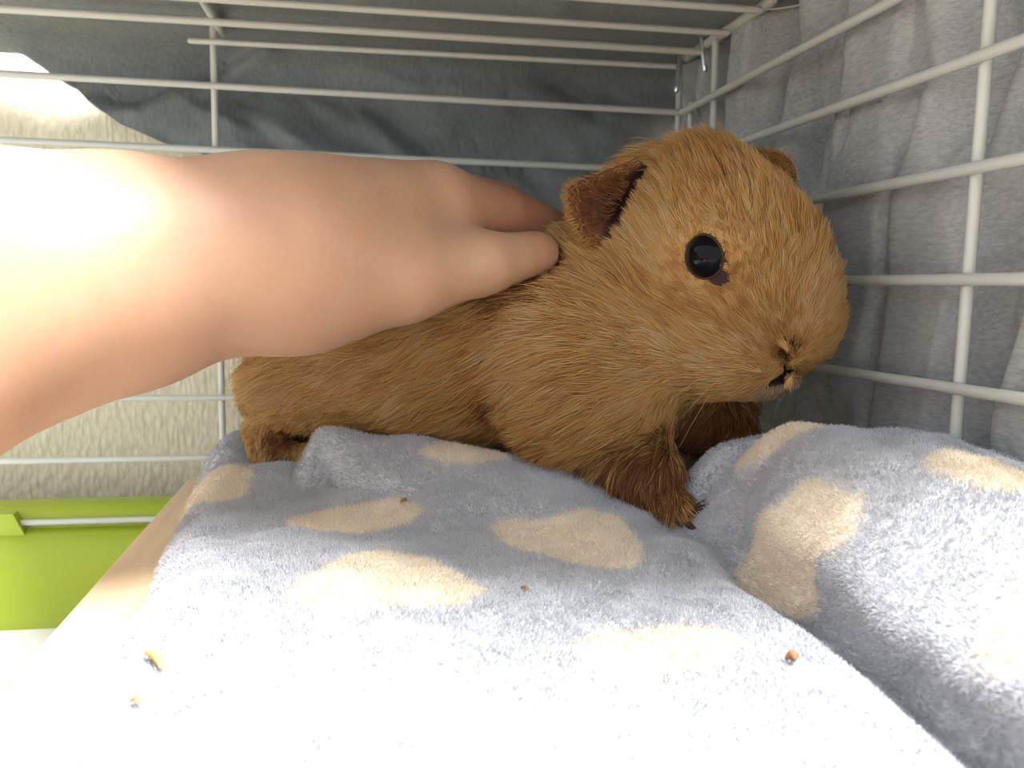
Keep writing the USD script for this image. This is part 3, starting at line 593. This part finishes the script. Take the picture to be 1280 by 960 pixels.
# fur
from scipy.spatial import cKDTree
def fur_mat(name, c0, c1, c2, rough=0.55):
    return mat(name, {'at': ('attribute', {'attribute': 'shade'}), 'h': ('hair_info', {}),
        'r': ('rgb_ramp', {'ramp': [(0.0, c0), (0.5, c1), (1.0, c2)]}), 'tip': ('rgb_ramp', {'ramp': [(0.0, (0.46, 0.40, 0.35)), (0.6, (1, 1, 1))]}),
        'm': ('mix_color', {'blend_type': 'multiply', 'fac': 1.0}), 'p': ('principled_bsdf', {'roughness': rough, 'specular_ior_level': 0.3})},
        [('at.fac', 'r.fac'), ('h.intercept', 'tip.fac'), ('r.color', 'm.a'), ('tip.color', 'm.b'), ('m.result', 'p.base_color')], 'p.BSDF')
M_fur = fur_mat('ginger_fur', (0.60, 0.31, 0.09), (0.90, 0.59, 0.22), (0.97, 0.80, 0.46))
M_furd = fur_mat('rust_shade_fur', (0.22, 0.09, 0.03), (0.36, 0.165, 0.058), (0.50, 0.26, 0.10))
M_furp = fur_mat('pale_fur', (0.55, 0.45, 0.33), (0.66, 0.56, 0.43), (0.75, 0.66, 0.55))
RUST_SHADE = [(at(668, 350, .270), .016), (at(625, 400, .285), .016), (at(640, 500, .275), .010), (at(352, 555, .322), .008), (at(408, 555, .347), .014), (at(800, 600, .252), .020), (at(980, 190, .286), .010), (hp(38, -3.2, -10), .0042), (at(905, 540, .28), .02), (at(865, 530, .272), .022)]  # rust brown fur, also painting shade under the chin and in body creases
PALE = [(hp(33, -2.5, -24), .0105), (on_pig(987, 480), .0055)]
def fur_points(mesh, n):
    fa = mesh.area_faces.copy(); fc = mesh.triangles_center; fn = mesh.face_normals
    w = fa * np.where(fn @ (-WF) > -0.25, 1.0, 0.12) * np.where((fc[:, 0] > hp(0, 0, 0)[0] - 0.055), 1.35, 1.0)
    return trimesh.sample.sample_surface(mesh, n, face_weight=w, seed=11)
P, fi = fur_points(pm, 260000); bc = trimesh.triangles.points_to_barycentric(pm.triangles[fi], P)
Nn = (pn[pm.faces[fi]] * bc[..., None]).sum(1); Nn /= np.linalg.norm(Nn, axis=1, keepdims=True)
hq = (P - H) @ HA.T * 1000                                         # head coordinates, mm
headw = smoothstep(-42, -18, hq[:, 0]) * smoothstep(62, 44, np.linalg.norm(hq, axis=1))
nd = np.linalg.norm(P - NOSE, axis=1)
dh = P - hp(42, -2.5, -13); dh /= np.linalg.norm(dh, axis=1, keepdims=True)
crown = np.exp(-(((hq - [6, 2, 26]) / [20, 16, 16]) ** 2).sum(1)); dh = dh + crown[:, None] * (hu * 1.1 + hf * 0.25 * np.sign(hq[:, 0] - 8)[:, None])
db = np.tile(np.array([-0.80, 0.42, -0.42]), (len(P), 1))
legw = smoothstep(0.024, 0.010, np.abs(P[:, 2] - GZ) - 0.0) ; db = db * (1 - legw[:, None]) + np.array([-0.1, -0.1, -1.0]) * legw[:, None]
flow = dh * headw[:, None] + db * (1 - headw[:, None])
flow += (np.stack([meshkit.fbm(P * 75, 2, s) for s in (21, 22, 23)], -1) - 0.5) * 0.9
flow -= Nn * (flow * Nn).sum(1, keepdims=True); flow /= np.linalg.norm(flow, axis=1, keepdims=True) + 1e-9
L = np.where(headw > 0.5, np.clip(0.0012 + nd * 0.19, 0.0012, 0.0100), 0.0120) * (1 + 0.75 * crown)
L = np.where(legw > 0.6, np.minimum(L, 0.0048), L); lowb = smoothstep(0.034, 0.022, P[:, 2] - GZ) * smoothstep(0.0, -0.02, P[:, 0] - 0.02); L = L * (1 - 0.55 * lowb)
ed = np.minimum(np.linalg.norm(P - EYE, axis=1), np.linalg.norm(P - EYE2, axis=1)); L = np.minimum(L, np.clip(0.0012 + (ed - 0.0092) * 0.55, 0.0010, 1))
L = np.minimum(L, 0.0016 + np.linalg.norm(P - MOUTH, axis=1) * 0.16); L = np.minimum(L, 0.0042 + 0.45 * cKDTree(e1[:, 0]).query(P)[0]); L *= rng.uniform(0.65, 1.3, len(P)); lift = np.where(headw > 0.5, 0.34, 0.42)[:, None] + 0.95 * crown[:, None]
mouth_d = np.linalg.norm((P - MOUTH) @ HA.T * [1.0, 0.72, 1.35], axis=1); toe_d = np.min([np.linalg.norm(P - t, axis=1) for t in TOES1], axis=0)
keep = (ed > 0.0090) & (np.linalg.norm(P - EYEC, axis=1) > 0.0028) & (cKDTree(e1[:, 1:10].reshape(-1, 3)).query(P)[0] > 0.0042) & (mouth_d > 0.0044) & (toe_d > 0.0050)
d0 = flow + Nn * lift + rng.normal(0, 0.21, P.shape); d0 /= np.linalg.norm(d0, axis=1, keepdims=True)
nc = 9000; ci = rng.choice(len(P), nc, replace=False); _, near = cKDTree(P[ci]).query(P); near = ci[near]
ts = np.array([0, 0.33, 0.68, 1.0])
def strand(P, d, L, Nn): return P[:, None] + d[:, None] * (L[:, None] * ts)[..., None] - Nn[:, None] * (L[:, None] * 0.22 * ts ** 2)[..., None] + flow_n[:, None] * (L[:, None] * 0.12 * ts ** 2)[..., None]
flow_n = flow; pts = strand(P, d0, L, Nn)
off = pts[near][:, :, :] - pts[near][:, :1, :]; tipc = P[near][:, None] + off * (L / np.maximum(L[near], 1e-4))[:, None, None]
pts = pts + (tipc - pts) * ((0.62 - 0.42 * smoothstep(0.022, 0.012, nd))[:, None] * ts[None] ** 1.3)[..., None]
hin = hand_sdf(pts[:, 1:].reshape(-1, 3).astype(np.float32)).reshape(len(pts), -1).min(1); keep &= hin > 0.0002
keep &= (pts[:, :, 2] - _bz(pts[..., :2].reshape(-1, 2)).reshape(len(pts), -1)).min(1) > -0.001
rust = np.zeros(len(P)); pale = np.zeros(len(P))
for c, r in RUST_SHADE: rust = np.maximum(rust, np.exp(-(np.linalg.norm(P - c, axis=1) / r) ** 2))
for c, r in PALE: pale = np.maximum(pale, np.exp(-(np.linalg.norm(P - c, axis=1) / r) ** 2))
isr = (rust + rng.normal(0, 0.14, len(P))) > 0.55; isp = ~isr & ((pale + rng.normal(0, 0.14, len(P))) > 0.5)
W = np.array([0.00020, 0.00020, 0.00015, 0.00004])
k = keep & ~isr & ~isp; half = np.cumsum(k) <= k.sum() // 2
shade = np.clip(0.5 + (rng.random(len(P))[near] - 0.5) * 0.55 + rng.normal(0, 0.17, len(P)) - 0.07 * (1 - headw) + (meshkit.fbm(P * 60, 3, 31) - 0.5) * 0.9, 0, 1)
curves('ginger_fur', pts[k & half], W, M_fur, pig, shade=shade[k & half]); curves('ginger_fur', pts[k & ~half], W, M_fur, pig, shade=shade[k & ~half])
curves('rust_shade_fur', pts[keep & isr], W, M_furd, pig, shade=shade[keep & isr], label='rust brown fur, also painted as shade under the chin and in creases'); curves('pale_fur', pts[keep & isp], W, M_furp, pig, shade=shade[keep & isp], label='pale chin fur')
# short fur on the backs of the ears
ep, en, er, eb = [], [], [], []
for m_, g_ in zip(ear_m, (e1, e2)):
    p_, f_ = trimesh.sample.sample_surface(m_, 3200, seed=5); ep.append(p_); en.append(m_.face_normals[f_]); eb.append(cKDTree(g_[:, 0]).query(p_)[0]); er.append(cKDTree(g_[:, -1]).query(p_)[0] + 0.5 * np.maximum(0, 0.004 - cKDTree(g_[:8, -3:].reshape(-1, 3)).query(p_)[0]))
ep, en, er = np.vstack(ep), np.vstack(en), np.concatenate(er); dd = en * 0.5 + rng.normal(0, 0.25, ep.shape) + np.array([-0.6, 0.1, -0.25]); dd /= np.linalg.norm(dd, axis=1, keepdims=True)
ef = ep[:, None] + dd[:, None] * (np.linspace(0, 1, 4) * 0.0028)[None, :, None]; rimk = er + rng.normal(0, 0.0008, len(er)) < 0.0030
rustk = ~rimk & ((np.concatenate(eb) > 0.0060) | (np.arange(len(rimk)) >= 3200))
curves('ear_fur', ef[rustk], W * 0.8, M_furd, pig, shade=rng.random(rustk.sum()), label='short rust brown ear fur'); curves('ear_fur', ef[rimk], W * 0.8, M_fur, pig, shade=rng.random(rimk.sum()) * 0.5, label='ginger fringe of the ear rims')
# whiskers
wp = []
for s in (-1, 1):
    for k_ in range(8):
        a = hp(30 + rng.uniform(-4, 4), -2.5 + s * (10 + rng.uniform(-2, 2)), -13 + rng.uniform(-5, 4)); d = np.array([rng.uniform(-0.5, 0.2), s, rng.uniform(-0.9, 0.25)]) @ HA; d /= np.linalg.norm(d)
        Lw = rng.uniform(0.014, 0.026); tq = np.linspace(0, 1, 6)[:, None]; wp.append(a + d * Lw * tq + np.array([0, 0, -0.006]) * tq ** 2)
curves('whisker', np.array(wp), np.array([0.00010, 0.0001, 0.00009, 0.00007, 0.00005, 0.00003]), principled('whisker_hair', (0.55, 0.40, 0.24), 0.5), pig)

# ------------------------------------------------------------------ crumbs on the blanket
M_hay = principled('hay', (0.50, 0.33, 0.13), 0.7); M_seed = principled('crumb', (0.22, 0.10, 0.04), 0.7)
def cast(px, py):
    d = WF + RV * (px - 640) / F_PX + UV * (480 - py) / F_PX; s = np.linspace(.1, .4, 1500); Q = d[None] * s[:, None] / d[1]
    return Q[np.argmax(Q[:, 2] < _bz(Q[:, :2]))]
for pa, pb, r, m_, nm, lb in (((182, 826), (202, 845), .0009, M_hay, 'hay_flake', 'curled tan hay flake on the bright lower left of the blanket'), ((163, 887), (173, 891), .0006, M_hay, 'hay_flake', 'tiny pale hay flake below the curled one, on the lower left of the blanket'),
        ((983, 833), (993, 834), .0010, M_seed, 'crumb', 'brown crumb on the bright front of the blanket at the right'), ((501, 634), (508, 632), .0005, M_seed, 'crumb', 'small dark crumb on the cream drop under the blanket fold'), ((651, 744), (657, 747), .0004, M_seed, 'crumb', 'tiny dark speck on the grey front of the blanket')):
    a, b = cast(*pa), cast(*pb); up = np.array([0, 0, 0.0016]); mid = (a + b) / 2 + up * 1.25 + np.array([0.0006, 0.0003, 0])
    g = obj(nm, tube(spline([a + up, mid, b + up], 7), np.array([.4, .8, 1, 1, 1, .8, .4]) * r, 8), m_); tag(g, lb, 'crumb' if nm == 'crumb' else 'hay')
